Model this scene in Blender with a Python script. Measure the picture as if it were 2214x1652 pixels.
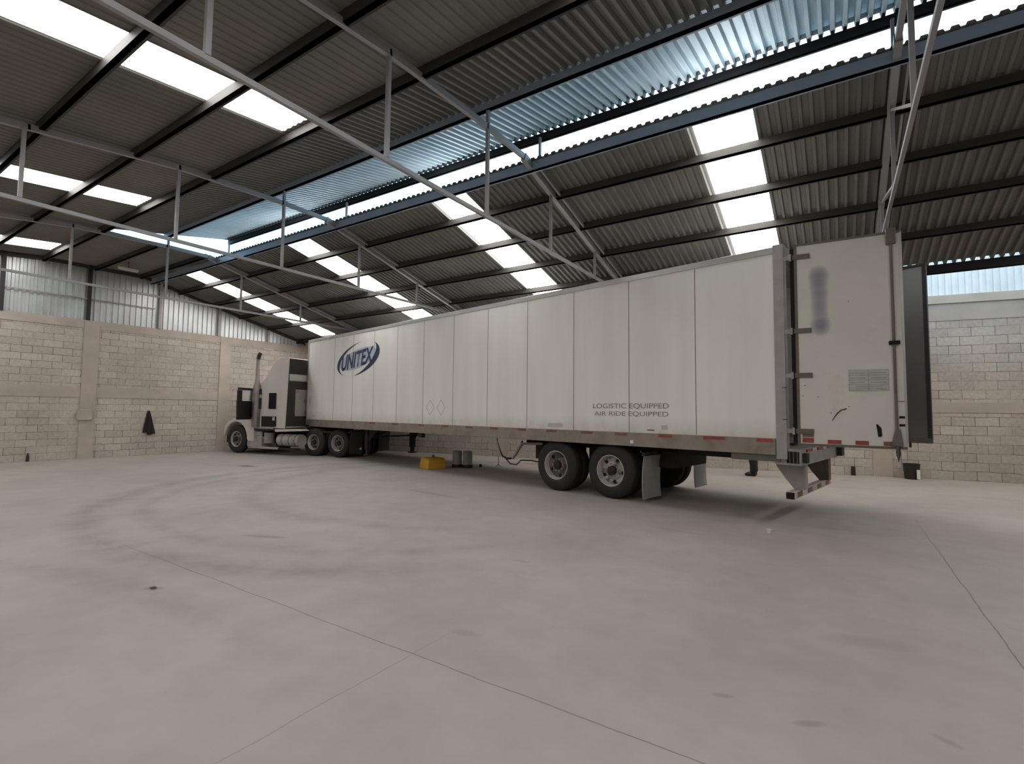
import bpy, math, random
from mathutils import Matrix, Vector
random.seed(7)
S = bpy.context.scene
COL = S.collection
for o in list(bpy.data.objects): bpy.data.objects.remove(o)

# ------------------------------------------------------------------ camera
F, PITCH, ROLL, YAW = 1078.5, 0.0589, 0.0103, 0.5794
CX, CY, CH = 19.491, -13.222, 1.6
fwd = Vector((-math.sin(YAW)*math.cos(PITCH), math.cos(YAW)*math.cos(PITCH), math.sin(PITCH)))
r0 = Vector((math.cos(YAW), math.sin(YAW), 0)); u0 = r0.cross(fwd)
rt = r0*math.cos(ROLL) + u0*math.sin(ROLL); up = -r0*math.sin(ROLL) + u0*math.cos(ROLL)
cd = bpy.data.cameras.new('camera'); cam = bpy.data.objects.new('camera', cd); COL.objects.link(cam)
cd.sensor_fit = 'HORIZONTAL'; cd.sensor_width = 36.0; cd.lens = F*36.0/2214.0
cd.clip_start = 0.05; cd.clip_end = 300
M = Matrix((rt, up, -fwd)).transposed().to_4x4(); M.translation = Vector((CX, CY, CH))
cam.matrix_world = M; S.camera = cam

# ------------------------------------------------------------------ sky, exposure
SKY = 2.2; GLOW = 6.6
w = bpy.data.worlds.new('sky'); S.world = w; w.use_nodes = True
bg = w.node_tree.nodes['Background']; bg.inputs[1].default_value = SKY
_t = w.node_tree; _tc = _t.nodes.new('ShaderNodeTexCoord'); _sp = _t.nodes.new('ShaderNodeSeparateXYZ'); _cr = _t.nodes.new('ShaderNodeValToRGB')
_t.links.new(_tc.outputs['Generated'], _sp.inputs[0]); _t.links.new(_sp.outputs[2], _cr.inputs[0]); _t.links.new(_cr.outputs[0], bg.inputs[0])
_e = _cr.color_ramp.elements      # blue towards the horizon, thin warm-white cloud overhead
_e[0].position = .34; _e[0].color = (.48, .90, 1.20, 1); _e[1].position = .60; _e[1].color = (.62, .57, .52, 1)
S.view_settings.view_transform = 'Standard'; S.view_settings.look = 'None'
S.view_settings.exposure = 0.17; S.view_settings.gamma = 1.0; S.view_settings.use_curve_mapping = False
S.cycles.max_bounces = 10; S.cycles.diffuse_bounces = 6; S.cycles.sample_clamp_indirect = 8
S.cycles.use_denoising = True
def portal(name, loc, rot, sx, sy):
    l = bpy.data.lights.new(name, 'AREA'); l.shape = 'RECTANGLE'; l.size = sx; l.size_y = sy; l.cycles.is_portal = True
    o = bpy.data.objects.new(name, l); COL.objects.link(o); o.location = loc; o.rotation_euler = rot
portal('ridge_gap_daylight', (17.5, -5.75, 6.31), (math.radians(-90), 0, 0), 27.0, 0.56)
portal('eave_gap_daylight', (15.5, 2.45, 5.4), (0, 0, 0), 31.0, 4.9)

# ------------------------------------------------------------------ helpers
class MB:
    def __init__(s): s.v = []; s.f = []
    def add(s, vs, fs):
        n = len(s.v); s.v += [tuple(p) for p in vs]; s.f += [tuple(i+n for i in q) for q in fs]; return s
    def box(s, a, b):
        x0,x1 = sorted((a[0],b[0])); y0,y1 = sorted((a[1],b[1])); z0,z1 = sorted((a[2],b[2]))
        return s.add([(x0,y0,z0),(x1,y0,z0),(x1,y1,z0),(x0,y1,z0),(x0,y0,z1),(x1,y0,z1),(x1,y1,z1),(x0,y1,z1)],
              [(0,3,2,1),(4,5,6,7),(0,1,5,4),(1,2,6,5),(2,3,7,6),(3,0,4,7)])
    def beam(s, p, q, w, h):                      # rectangular bar between two points
        p = Vector(p); q = Vector(q); d = (q-p).normalized()
        a = Vector((0,0,1)) if abs(d.z) < .95 else Vector((1,0,0))
        sx = d.cross(a).normalized()*(w/2); sy = sx.cross(d).normalized()*(h/2)
        vs = [p-sx-sy, p+sx-sy, p+sx+sy, p-sx+sy, q-sx-sy, q+sx-sy, q+sx+sy, q-sx+sy]
        return s.add(vs, [(0,3,2,1),(4,5,6,7),(0,1,5,4),(1,2,6,5),(2,3,7,6),(3,0,4,7)])
    def tube(s, pts, r, n=10):
        pts = [Vector(p) for p in pts]; rs = r if isinstance(r, (list,tuple)) else [r]*len(pts)
        base = len(s.v); a = None
        for i, p in enumerate(pts):
            d = (pts[min(i+1,len(pts)-1)]-pts[max(i-1,0)]).normalized()
            if a is None: a = d.orthogonal().normalized()
            a = (a - d*a.dot(d)).normalized(); b = d.cross(a)
            for k in range(n):
                t = 2*math.pi*k/n; s.v.append(tuple(p + (a*math.cos(t)+b*math.sin(t))*rs[i]))
        for i in range(len(pts)-1):
            for k in range(n):
                s.f.append((base+i*n+k, base+i*n+(k+1)%n, base+(i+1)*n+(k+1)%n, base+(i+1)*n+k))
        s.f.append(tuple(base+k for k in reversed(range(n)))); e = base+(len(pts)-1)*n
        s.f.append(tuple(e+k for k in range(n))); return s
    def prism(s, pts, axis, a, b):                # outline in a plane, extruded along axis
        def mk(p, t):
            return {'x':(t,p[0],p[1]), 'y':(p[0],t,p[1]), 'z':(p[0],p[1],t)}[axis]
        n = len(pts)
        return s.add([mk(p,a) for p in pts]+[mk(p,b) for p in pts],
              [tuple(range(n)), tuple(range(2*n-1,n-1,-1))]+[(i,n+i,n+(i+1)%n,(i+1)%n) for i in range(n)])
    def lathe(s, prof, c, axis='y', n=40):        # prof: (offset along axis, radius)
        base = len(s.v); m = len(prof)
        for k in range(n):
            t = 2*math.pi*k/n; C, Sn = math.cos(t), math.sin(t)
            for (o, r) in prof:
                if axis == 'y': s.v.append((c[0]+r*C, c[1]+o, c[2]+r*Sn))
                elif axis == 'z': s.v.append((c[0]+r*C, c[1]+r*Sn, c[2]+o))
                else: s.v.append((c[0]+o, c[1]+r*C, c[2]+r*Sn))
        for k in range(n):
            for j in range(m-1):
                s.f.append((base+k*m+j, base+k*m+j+1, base+((k+1)%n)*m+j+1, base+((k+1)%n)*m+j))
        return s
    def build(s, name, mat, parent=None, smooth=False, bevel=0, sub=0):
        me = bpy.data.meshes.new(name); me.from_pydata(s.v, [], s.f); me.update()
        import bmesh
        bm = bmesh.new(); bm.from_mesh(me); bmesh.ops.remove_doubles(bm, verts=bm.verts, dist=1e-5)
        bmesh.ops.recalc_face_normals(bm, faces=bm.faces); bm.to_mesh(me); bm.free()
        o = bpy.data.objects.new(name, me); COL.objects.link(o); me.materials.append(mat)
        if parent: o.parent = parent
        if smooth:
            for p in me.polygons: p.use_smooth = True
            me.set_sharp_from_angle(angle=math.radians(40))
        if bevel:
            m = o.modifiers.new('bevel','BEVEL'); m.width = bevel; m.segments = 3; m.limit_method = 'ANGLE'
            for p in me.polygons: p.use_smooth = True
            me.set_sharp_from_angle(angle=math.radians(40))
            m.harden_normals = False
        if sub:
            m = o.modifiers.new('sub','SUBSURF'); m.levels = m.render_levels = sub
        return o
def tag(o, label=None, cat=None, group=None, kind=None):
    if label: o['label'] = label
    if cat: o['category'] = cat
    if group: o['group'] = group
    if kind: o['kind'] = kind
    return o
def empty(name, loc=(0,0,0), rz=0):
    o = bpy.data.objects.new(name, None); COL.objects.link(o); o.location = loc; o.rotation_euler = (0,0,rz); o.empty_display_size = .3
    return o
def st(o): o['kind'] = 'structure'; return o
def copy_tree(o, parent=None):
    c = o.copy(); COL.objects.link(c); c.parent = parent
    for ch in [x for x in bpy.data.objects if x.parent == o]: copy_tree(ch, c)
    return c

# ------------------------------------------------------------------ materials
def N(nt, t, **kw):
    n = nt.nodes.new(t)
    for k, v in kw.items():
        if k.startswith('i_'): n.inputs[k[2:].replace('_',' ')].default_value = v
        else: setattr(n, k, v)
    return n
def mat(name, col, rough=.6, metal=0, var=.12, scale=3.0, bump=0, bscale=40, dirt=None, dirtscale=2.0, dirtlo=.5, dirthi=.75):
    m = bpy.data.materials.new(name); m.use_nodes = True; nt = m.node_tree; L = nt.links.new
    b = nt.nodes['Principled BSDF']; b.inputs['Roughness'].default_value = rough; b.inputs['Metallic'].default_value = metal
    tc = N(nt,'ShaderNodeTexCoord'); no = N(nt,'ShaderNodeTexNoise', i_Scale=scale, i_Detail=5.0)
    L(tc.outputs['Object'], no.inputs['Vector'])
    r = N(nt,'ShaderNodeValToRGB'); r.color_ramp.elements[0].position = .3; r.color_ramp.elements[1].position = .7
    r.color_ramp.elements[0].color = tuple(c*(1-var) for c in col)+(1,); r.color_ramp.elements[1].color = tuple(min(1,c*(1+var*.6)) for c in col)+(1,)
    L(no.outputs['Fac'], r.inputs['Fac']); out = r.outputs['Color']
    if dirt:
        n2 = N(nt,'ShaderNodeTexNoise', i_Scale=dirtscale, i_Detail=8.0, i_Roughness=.65); L(tc.outputs['Object'], n2.inputs['Vector'])
        mr = N(nt,'ShaderNodeMapRange'); mr.inputs[1].default_value = dirtlo; mr.inputs[2].default_value = dirthi; L(n2.outputs['Fac'], mr.inputs[0])
        mx = N(nt,'ShaderNodeMix', data_type='RGBA'); L(mr.outputs[0], mx.inputs[0]); L(out, mx.inputs[6]); mx.inputs[7].default_value = tuple(dirt)+(1,)
        out = mx.outputs[2]
    L(out, b.inputs['Base Color'])
    if bump:
        n3 = N(nt,'ShaderNodeTexNoise', i_Scale=bscale, i_Detail=6.0); L(tc.outputs['Object'], n3.inputs['Vector'])
        bp = N(nt,'ShaderNodeBump', i_Strength=bump, i_Distance=.01); L(n3.outputs['Fac'], bp.inputs['Height']); L(bp.outputs[0], b.inputs['Normal'])
    return m
def mathn(nt, op, a, b=None, c=None, clamp=False):
    n = nt.nodes.new('ShaderNodeMath'); n.operation = op; n.use_clamp = clamp
    for i, x in enumerate((a,b,c)):
        if x is None: continue
        if isinstance(x, (int,float)): n.inputs[i].default_value = x
        else: nt.links.new(x, n.inputs[i])
    return n.outputs[0]

def brick_mat(name, shift=0.0, row=.225):
    m = bpy.data.materials.new(name); m.use_nodes = True; nt = m.node_tree; L = nt.links.new
    b = nt.nodes['Principled BSDF']; b.inputs['Roughness'].default_value = .9
    tc = N(nt,'ShaderNodeTexCoord'); sp = N(nt,'ShaderNodeSeparateXYZ'); L(tc.outputs['Object'], sp.inputs[0])
    nz = N(nt,'ShaderNodeTexNoise', i_Scale=1.3, i_Detail=3.0); L(tc.outputs['Object'], nz.inputs['Vector'])
    off = mathn(nt,'MULTIPLY_ADD', nz.outputs['Fac'], .05, -.025)
    cb = N(nt,'ShaderNodeCombineXYZ'); L(mathn(nt,'ADD', sp.outputs[0], shift), cb.inputs[0]); L(mathn(nt,'ADD', sp.outputs[2], off), cb.inputs[1])
    br = N(nt,'ShaderNodeTexBrick', offset=.5); L(cb.outputs[0], br.inputs['Vector'])
    br.inputs['Scale'].default_value = 1; br.inputs['Brick Width'].default_value = .46; br.inputs['Row Height'].default_value = row
    br.inputs['Mortar Size'].default_value = .006; br.inputs['Mortar Smooth'].default_value = .25; br.inputs['Bias'].default_value = 0
    br.inputs['Color1'].default_value = (.56,.50,.44,1); br.inputs['Color2'].default_value = (.45,.395,.345,1); br.inputs['Mortar'].default_value = (.11,.085,.07,1)
    # smeared mortar hides joints here and there
    n1 = N(nt,'ShaderNodeTexNoise', i_Scale=1.1, i_Detail=6.0, i_Roughness=.6); L(tc.outputs['Object'], n1.inputs['Vector'])
    mr = N(nt,'ShaderNodeMapRange'); mr.inputs[1].default_value=.42; mr.inputs[2].default_value=.60; L(n1.outputs['Fac'], mr.inputs[0])
    mx = N(nt,'ShaderNodeMix', data_type='RGBA'); L(mathn(nt,'MULTIPLY', mr.outputs[0], .72), mx.inputs[0]); L(br.outputs['Color'], mx.inputs[6]); mx.inputs[7].default_value=(.49,.43,.375,1)
    n2 = N(nt,'ShaderNodeTexNoise', i_Scale=14.0, i_Detail=6.0); L(tc.outputs['Object'], n2.inputs['Vector'])
    mr2 = N(nt,'ShaderNodeMapRange'); mr2.inputs[1].default_value=.3; mr2.inputs[2].default_value=.7; mr2.inputs[3].default_value=.86; mr2.inputs[4].default_value=1.08; L(n2.outputs['Fac'], mr2.inputs[0])
    mm = N(nt,'ShaderNodeMix', data_type='RGBA', blend_type='MULTIPLY'); mm.inputs[0].default_value=1; L(mx.outputs[2], mm.inputs[6]); L(mr2.outputs[0], mm.inputs[7])
    n4 = N(nt,'ShaderNodeTexNoise', i_Scale=.45, i_Detail=4.0); L(tc.outputs['Object'], n4.inputs['Vector'])      # broad damp patches
    mr4 = N(nt,'ShaderNodeMapRange'); mr4.inputs[1].default_value=.38; mr4.inputs[2].default_value=.62; mr4.inputs[3].default_value=.88; mr4.inputs[4].default_value=1.08; L(n4.outputs['Fac'], mr4.inputs[0])
    m4 = N(nt,'ShaderNodeMix', data_type='RGBA', blend_type='MULTIPLY'); m4.inputs[0].default_value=1; L(mm.outputs[2], m4.inputs[6]); L(mr4.outputs[0], m4.inputs[7])
    L(m4.outputs[2], b.inputs['Base Color'])
    bp = N(nt,'ShaderNodeBump', i_Strength=.5, i_Distance=.012); h = mathn(nt,'SUBTRACT', mathn(nt,'MULTIPLY', n2.outputs['Fac'], .3), br.outputs['Fac'])
    L(h, bp.inputs['Height']); L(bp.outputs[0], b.inputs['Normal'])
    return m

def floor_mat():
    m = bpy.data.materials.new('polished_concrete'); m.use_nodes = True; nt = m.node_tree; L = nt.links.new
    b = nt.nodes['Principled BSDF']; b.inputs['Roughness'].default_value = .62; b.inputs['Specular IOR Level'].default_value = .35
    tc = N(nt,'ShaderNodeTexCoord'); P = tc.outputs['Object']
    sp = N(nt,'ShaderNodeSeparateXYZ'); L(P, sp.inputs[0]); X, Y = sp.outputs[0], sp.outputs[1]
    n1 = N(nt,'ShaderNodeTexNoise', i_Scale=.55, i_Detail=5.0, i_Roughness=.55); L(P, n1.inputs['Vector'])
    r = N(nt,'ShaderNodeValToRGB'); e = r.color_ramp.elements; e[0].position=.32; e[1].position=.68
    e[0].color=(.345,.308,.280,1); e[1].color=(.410,.370,.340,1); L(n1.outputs['Fac'], r.inputs['Fac'])
    n2 = N(nt,'ShaderNodeTexNoise', i_Scale=2.6, i_Detail=7.0, i_Roughness=.6); L(P, n2.inputs['Vector'])
    mr = N(nt,'ShaderNodeMapRange'); mr.inputs[1].default_value=.35; mr.inputs[2].default_value=.7; mr.inputs[3].default_value=1.03; mr.inputs[4].default_value=.92; L(n2.outputs['Fac'], mr.inputs[0])
    fac = mr.outputs[0]
    wob = N(nt,'ShaderNodeTexNoise', i_Scale=1.6, i_Detail=4.0); L(P, wob.inputs['Vector'])
    wv = mathn(nt,'MULTIPLY_ADD', wob.outputs['Fac'], .05, -.025)
    def line(coord, at, lo_c=None, lo=0, hi=0, wd=.006, strength=.55, soft=1.5):
        d = mathn(nt,'ABSOLUTE', mathn(nt,'ADD', mathn(nt,'SUBTRACT', coord, at), wv))
        k = mathn(nt,'SUBTRACT', 1, mathn(nt,'DIVIDE', d, wd), clamp=True)
        if lo_c is not None:
            g = mathn(nt,'MULTIPLY', mathn(nt,'DIVIDE', mathn(nt,'SUBTRACT', lo_c, lo), soft, clamp=True), mathn(nt,'DIVIDE', mathn(nt,'SUBTRACT', hi, lo_c), soft, clamp=True))
            k = mathn(nt,'MULTIPLY', k, g)
        return mathn(nt,'SUBTRACT', 1, mathn(nt,'MULTIPLY', k, strength))
    def arc(cx, cy, rad, wd, s, x0, soft=1.2):
        dx = mathn(nt,'SUBTRACT', X, cx); dy = mathn(nt,'SUBTRACT', Y, cy)
        rr = mathn(nt,'SQRT', mathn(nt,'ADD', mathn(nt,'MULTIPLY',dx,dx), mathn(nt,'MULTIPLY',dy,dy)))
        d = mathn(nt,'ABSOLUTE', mathn(nt,'SUBTRACT', rr, rad)); k = mathn(nt,'SUBTRACT', 1, mathn(nt,'DIVIDE', d, wd), clamp=True)
        k = mathn(nt,'MULTIPLY', mathn(nt,'POWER', k, .8), mathn(nt,'DIVIDE', mathn(nt,'SUBTRACT', x0, X), soft, clamp=True))
        k = mathn(nt,'MULTIPLY', k, mathn(nt,'MULTIPLY_ADD', n2.outputs['Fac'], 1.6, -.1, clamp=True))
        return mathn(nt,'SUBTRACT', 1, mathn(nt,'MULTIPLY', k, s))
    def blot(cx, cy, rx, ry, ang, s):
        dx = mathn(nt,'SUBTRACT', X, cx); dy = mathn(nt,'SUBTRACT', Y, cy); c, sn = math.cos(ang), math.sin(ang)
        a = mathn(nt,'DIVIDE', mathn(nt,'ADD', mathn(nt,'MULTIPLY',dx,c), mathn(nt,'MULTIPLY',dy,sn)), rx)
        bb = mathn(nt,'DIVIDE', mathn(nt,'SUBTRACT', mathn(nt,'MULTIPLY',dy,c), mathn(nt,'MULTIPLY',dx,sn)), ry)
        q = mathn(nt,'ADD', mathn(nt,'MULTIPLY',a,a), mathn(nt,'MULTIPLY',bb,bb))
        q = mathn(nt,'ADD', q, mathn(nt,'MULTIPLY_ADD', n2.outputs['Fac'], 1.2, -.6))
        return mathn(nt,'SUBTRACT', 1, mathn(nt,'MULTIPLY', mathn(nt,'SUBTRACT', 1, q, clamp=True), s))
    fs = [line(Y, -10.74, X, 12.0, 31, .007, .6), line(X, 17.1, Y, -12.6, -10.2, .007, .32, .8), line(X, 20.44, Y, -14, -3.0, .008, .6, 2.5),
          line(Y, .1, X, 14, 31, .02, .45), line(X, 6.4, Y, -19, -1, .008, .15),
          arc(12.3, -5.4, 5.45, .34, .26, 16.5), arc(12.3, -5.4, 4.75, .2, .16, 16.5), arc(12.6, -4.2, 4.45, .3, .18, 15.5),
          arc(15.2, -19.5, 8.3, .24, .14, 17.0, 2.0), arc(14.2, -17.5, 5.2, .2, .10, 16.4, 2.0),
          blot(19.33,-10.12,.10,.035,.6,.28), blot(19.64,-8.81,.34,.13,.3,.13), blot(13.41,-9.59,.35,.08,.4,.3), blot(17.2,-10.3,.14,.06,.2,.15),
          blot(14.36,-11.17,.11,.05,.5,.35), blot(18.9,-10.1,.07,.03,.4,.22), blot(5.66,-5.51,.42,.16,.35,.78), blot(17.6,-6.2,.5,.07,-.1,.12), blot(19.9,-9.9,.08,.03,-.5,.2),
          blot(12.9,-5.9,.9,.10,-.12,.22), blot(16.6,-8.6,.14,.03,.1,.2), blot(19.6,1.55,.16,.07,.1,.35)]
    for f_ in fs: fac = mathn(nt,'MULTIPLY', fac, f_)
    mm = N(nt,'ShaderNodeMix', data_type='RGBA', blend_type='MULTIPLY'); mm.inputs[0].default_value=1
    L(r.outputs['Color'], mm.inputs[6]); L(fac, mm.inputs[7]); L(mm.outputs[2], b.inputs['Base Color'])
    n3 = N(nt,'ShaderNodeTexNoise', i_Scale=30.0, i_Detail=6.0); L(P, n3.inputs['Vector'])
    bp = N(nt,'ShaderNodeBump', i_Strength=.08, i_Distance=.01); L(n3.outputs['Fac'], bp.inputs['Height']); L(bp.outputs[0], b.inputs['Normal'])
    return m

def emit(name, col, s):
    m = bpy.data.materials.new(name); m.use_nodes = True; nt = m.node_tree
    b = nt.nodes['Principled BSDF']; b.inputs['Base Color'].default_value = (.8,.8,.8,1)
    b.inputs['Emission Color'].default_value = tuple(col)+(1,); b.inputs['Emission Strength'].default_value = s; return m

def side_mat():      # trailer panel: off-white with grime low down and thin vertical streaks
    m = bpy.data.materials.new('trailer_white_panel'); m.use_nodes = True; nt = m.node_tree; L = nt.links.new
    b = nt.nodes['Principled BSDF']; b.inputs['Roughness'].default_value = .42; b.inputs['Specular IOR Level'].default_value = .3
    tc = N(nt,'ShaderNodeTexCoord'); sp = N(nt,'ShaderNodeSeparateXYZ'); L(tc.outputs['Object'], sp.inputs[0])
    mp = N(nt,'ShaderNodeMapping'); mp.inputs['Scale'].default_value = (1.1,1,.12); L(tc.outputs['Object'], mp.inputs[0])
    n = N(nt,'ShaderNodeTexNoise', i_Scale=2.0, i_Detail=6.0); L(mp.outputs[0], n.inputs['Vector'])
    r = N(nt,'ShaderNodeValToRGB'); r.color_ramp.elements[0].position=.35; r.color_ramp.elements[1].position=.65
    r.color_ramp.elements[0].color=(.79,.79,.75,1); r.color_ramp.elements[1].color=(.85,.85,.81,1); L(n.outputs['Fac'], r.inputs['Fac'])
    n2 = N(nt,'ShaderNodeTexNoise', i_Scale=5.0, i_Detail=8.0); L(tc.outputs['Object'], n2.inputs['Vector'])
    low = mathn(nt,'SUBTRACT', 1, mathn(nt,'DIVIDE', mathn(nt,'SUBTRACT', sp.outputs[2], 1.25), .28), clamp=True)
    k = mathn(nt,'MULTIPLY', low, mathn(nt,'MULTIPLY', n2.outputs['Fac'], .8))
    mx = N(nt,'ShaderNodeMix', data_type='RGBA'); L(k, mx.inputs[0]); L(r.outputs['Color'], mx.inputs[6]); mx.inputs[7].default_value=(.45,.36,.29,1)
    L(mx.outputs[2], b.inputs['Base Color']); return m

def smudge_mat():    # faded, smeared blue lettering on the door
    m = bpy.data.materials.new('faded_blue_lettering'); m.use_nodes = True; nt = m.node_tree; L = nt.links.new
    b = nt.nodes['Principled BSDF']; b.inputs['Roughness'].default_value = .5
    b.inputs['Base Color'].default_value = (.20,.22,.34,1)
    tc = N(nt,'ShaderNodeTexCoord'); sp = N(nt,'ShaderNodeSeparateXYZ'); L(tc.outputs['UV'], sp.inputs[0])
    U, V = sp.outputs[0], sp.outputs[1]
    tot = None
    for (cu, cv, ru, rv, a) in [(.48,.84,.50,.16,.50),(.48,.76,.46,.24,.50),(.50,.60,.42,.30,.46),(.50,.42,.40,.30,.44),(.52,.27,.40,.26,.38),(.52,.15,.48,.17,.56)]:
        du = mathn(nt,'DIVIDE', mathn(nt,'SUBTRACT',U,cu), ru); dv = mathn(nt,'DIVIDE', mathn(nt,'SUBTRACT',V,cv), rv)
        g = mathn(nt,'MULTIPLY', mathn(nt,'SUBTRACT', 1, mathn(nt,'ADD', mathn(nt,'MULTIPLY',du,du), mathn(nt,'MULTIPLY',dv,dv)), clamp=True), a)
        tot = g if tot is None else mathn(nt,'MAXIMUM', tot, g)
    L(tot, b.inputs['Alpha']); return m

M_floor = floor_mat()
M_brick = brick_mat('concrete_block_gable', 0, .2115); M_brick2 = brick_mat('concrete_block_long', .19)
M_conc = mat('smooth_concrete', (.47,.405,.35), .9, 0, .14, 1.6, .35, 25)
M_conc_l = mat('pale_concrete_ledge', (.52,.46,.39), .9, 0, .10, 2, .3, 25)
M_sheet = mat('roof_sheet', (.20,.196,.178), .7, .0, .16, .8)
M_sheet_z = mat('gap_light_tinted_sheet', (.44,.55,.62), .40, .25, .10, 1.0)  # cyan of the sky light through the ridge gap tinted into the colour
M_galv = mat('galvanised_cladding', (.62,.64,.64), .38, .55, .14, 1.5)
M_galv_l = mat('sky_lightened_galvanised', (.82,.84,.86), .45, .2, .10, 1.5)  # cladding colour lightened to stand for open sky light on this strip
M_sky = emit('translucent_daylight_panel', (1.0,.985,.955), GLOW)
M_purlin = mat('dark_purlin_steel', (.055,.05,.045), .6, .2, .1, 2)
M_purlin_z = mat('gap_light_tinted_purlin', (.36,.44,.55), .5, .2, .08, 2)  # bluish daylight from the ridge gap put into the base colour
M_truss = mat('grey_painted_steel', (.36,.36,.37), .5, .15, .1, 2)
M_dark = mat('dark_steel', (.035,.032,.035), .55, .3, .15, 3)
M_side = side_mat()
M_rail = mat('weathered_aluminium_rail', (.29,.25,.215), .5, .25, .2, 2.5, dirt=(.20,.16,.13), dirtscale=4)
M_frame = mat('galvanised_frame', (.36,.34,.33), .5, .3, .15, 4)
M_alu = mat('aluminium_trim', (.50,.49,.48), .35, .6, .1, 4)
M_under = mat('undercarriage_black', (.022,.018,.016), .8, 0, .2, 4)
M_rubber = mat('tyre_rubber', (.020,.019,.019), .75, 0, .2, 5, .3, 60)
M_rim = mat('white_wheel_paint', (.42,.40,.38), .5, 0, .12, 8, dirt=(.07,.06,.055), dirtscale=5, dirtlo=.5, dirthi=.62)
M_rim_d = mat('dirty_shaded_wheel_paint', (.15,.14,.135), .5, 0, .15, 8, dirt=(.03,.028,.028), dirtscale=5, dirtlo=.45, dirthi=.6)  # dirt noise over a base darkened to stand for shade on the tractor wheels
M_rim_r = mat('rusty_red_wheel_paint', (.20,.15,.14), .6, 0, .15, 8, dirt=(.06,.045,.045), dirtscale=5, dirtlo=.45, dirthi=.6)
M_lip = mat('wheel_lip_white', (.50,.48,.46), .45, 0, .1, 8, dirt=(.2,.18,.17), dirtscale=6, dirtlo=.55, dirthi=.8)
M_hole = mat('black_recess', (.008,.008,.008), .9, 0, 0, 2)
M_flap = mat('white_mud_flap', (.36,.35,.33), .6, 0, .15, 3, dirt=(.2,.18,.16), dirtscale=3)
M_flapd = mat('black_mud_flap', (.06,.058,.058), .7, 0, .15, 3)
M_red = mat('red_reflective_tape', (.30,.055,.05), .45, 0, .2, 12)
M_redd = mat('dull_red_tape', (.22,.09,.075), .55, 0, .25, 12)
M_wtape = mat('white_tape', (.55,.50,.46), .5, 0, .15, 12)
M_door = mat('door_white_paint', (.68,.65,.60), .45, 0, .06, 1.2, dirt=(.55,.49,.43), dirtscale=1.3, dirtlo=.55, dirthi=.8)
M_doorin = mat('door_inner_metal', (.20,.205,.205), .33, .7, .1, 1.0)
M_brown = mat('brown_rod', (.16,.135,.115), .55, .3, .15, 6)
M_blue = mat('navy_logo_paint', (.018,.038,.10), .4, 0, .3, 3)
M_blue_l = mat('pale_blue_logo_paint', (.47,.53,.62), .45, 0, .12, 5)
M_ink = mat('faded_black_print', (.24,.225,.21), .6, 0, .3, 6)
M_paper = mat('printed_plate', (.50,.50,.47), .5, 0, .1, 6)
M_seam = mat('panel_joint', (.24,.22,.20), .7, 0, .2, 2)
M_cab = mat('cab_white_paint', (.60,.56,.53), .32, 0, .05, 1.5)
M_cabg = mat('cab_grey_paint', (.40,.37,.35), .4, 0, .12, 2, dirt=(.2,.17,.15), dirtscale=3)
M_glass = mat('dark_glass', (.02,.02,.022), .08, 0, 0, 2)
M_clear = bpy.data.materials.new('clear_glass'); M_clear.use_nodes = True
_b = M_clear.node_tree.nodes['Principled BSDF']; _b.inputs['Base Color'].default_value = (.75,.78,.78,1); _b.inputs['Roughness'].default_value = .05; _b.inputs['Alpha'].default_value = .18
M_chrome = mat('dull_chrome', (.55,.53,.52), .28, .9, .1, 5)
M_exh = mat('exhaust_metal', (.34,.31,.31), .35, .8, .15, 5)
M_gapw = mat('fairing_inner', (.05,.042,.038), .8, 0, .2, 2)
M_yel = mat('yellow_plastic', (.58,.30,.03), .5, 0, .12, 5)
M_white = mat('white_plastic', (.75,.75,.73), .5, 0, .05, 5)
M_blkp = mat('black_plastic', (.018,.014,.016), .5, 0, .15, 6)
M_cloth = mat('black_cloth', (.022,.016,.017), .95, 0, .3, 20, .5, 60)
M_greyp = mat('grey_plastic_drum', (.33,.29,.28), .5, 0, .15, 5)
M_wire = mat('wire_grey', (.15,.12,.10), .6, 0, .1, 5)
M_skin = mat('skin', (.45,.27,.19), .6, 0, .05, 8)
M_trou = mat('black_trousers', (.018,.014,.015), .9, 0, .2, 12, .4, 50)
M_shirt = mat('dark_shirt', (.05,.05,.06), .9, 0, .2, 12, .4, 50)

# ------------------------------------------------------------------ building
XE = 31.2; YN = -18.2
def zfar(Y): return 4.4965-.2577*Y + .06           # far roof slope sheet
def znear(Y): return 6.14 if Y >= -8.55 else 6.14+.095*(Y+8.55)
def zraise(Y): return 6.16+.20*(Y+8.55)
PITCHR = .1375; AMP = .034
def sheet(mb, x0, x1, prof, amp=None):
    """corrugated sheet, ribs run along Y; prof = [(Y,z)...]"""
    ks = []; k = math.floor(x0/PITCHR)
    x = k*PITCHR
    while x < x1+PITCHR:
        for fx, h in ((0,-1),(.30,-1),(.42,1),(.88,1)): ks.append((x+fx*PITCHR, h))
        x += PITCHR
    ks = [(a,h) for a,h in ks if x0 <= a <= x1]
    def hat(a):
        f_ = (a/PITCHR) % 1
        if f_ < .30: return -1
        if f_ < .42: return -1+2*(f_-.30)/.12
        if f_ < .88: return 1
        return 1-2*(f_-.88)/.12
    ks = [(x0, hat(x0))]+[q for q in ks if x0+1e-4 < q[0] < x1-1e-4]+[(x1, hat(x1))]
    n = len(ks); vs = []
    for (Y, z) in prof:
        A_ = amp(Y) if callable(amp) else (amp or AMP)
        for (a, h) in ks: vs.append((a, Y, z-AMP+A_+h*A_))
    fs = [(j*n+i, j*n+i+1, (j+1)*n+i+1, (j+1)*n+i) for j in range(len(prof)-1) for i in range(n-1)]
    mb.add(vs, fs)
strips = [(1.68,2.55),(7.32,8.22),(12.45,13.32),(17.72,18.56),(23.1,23.95)]
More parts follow.
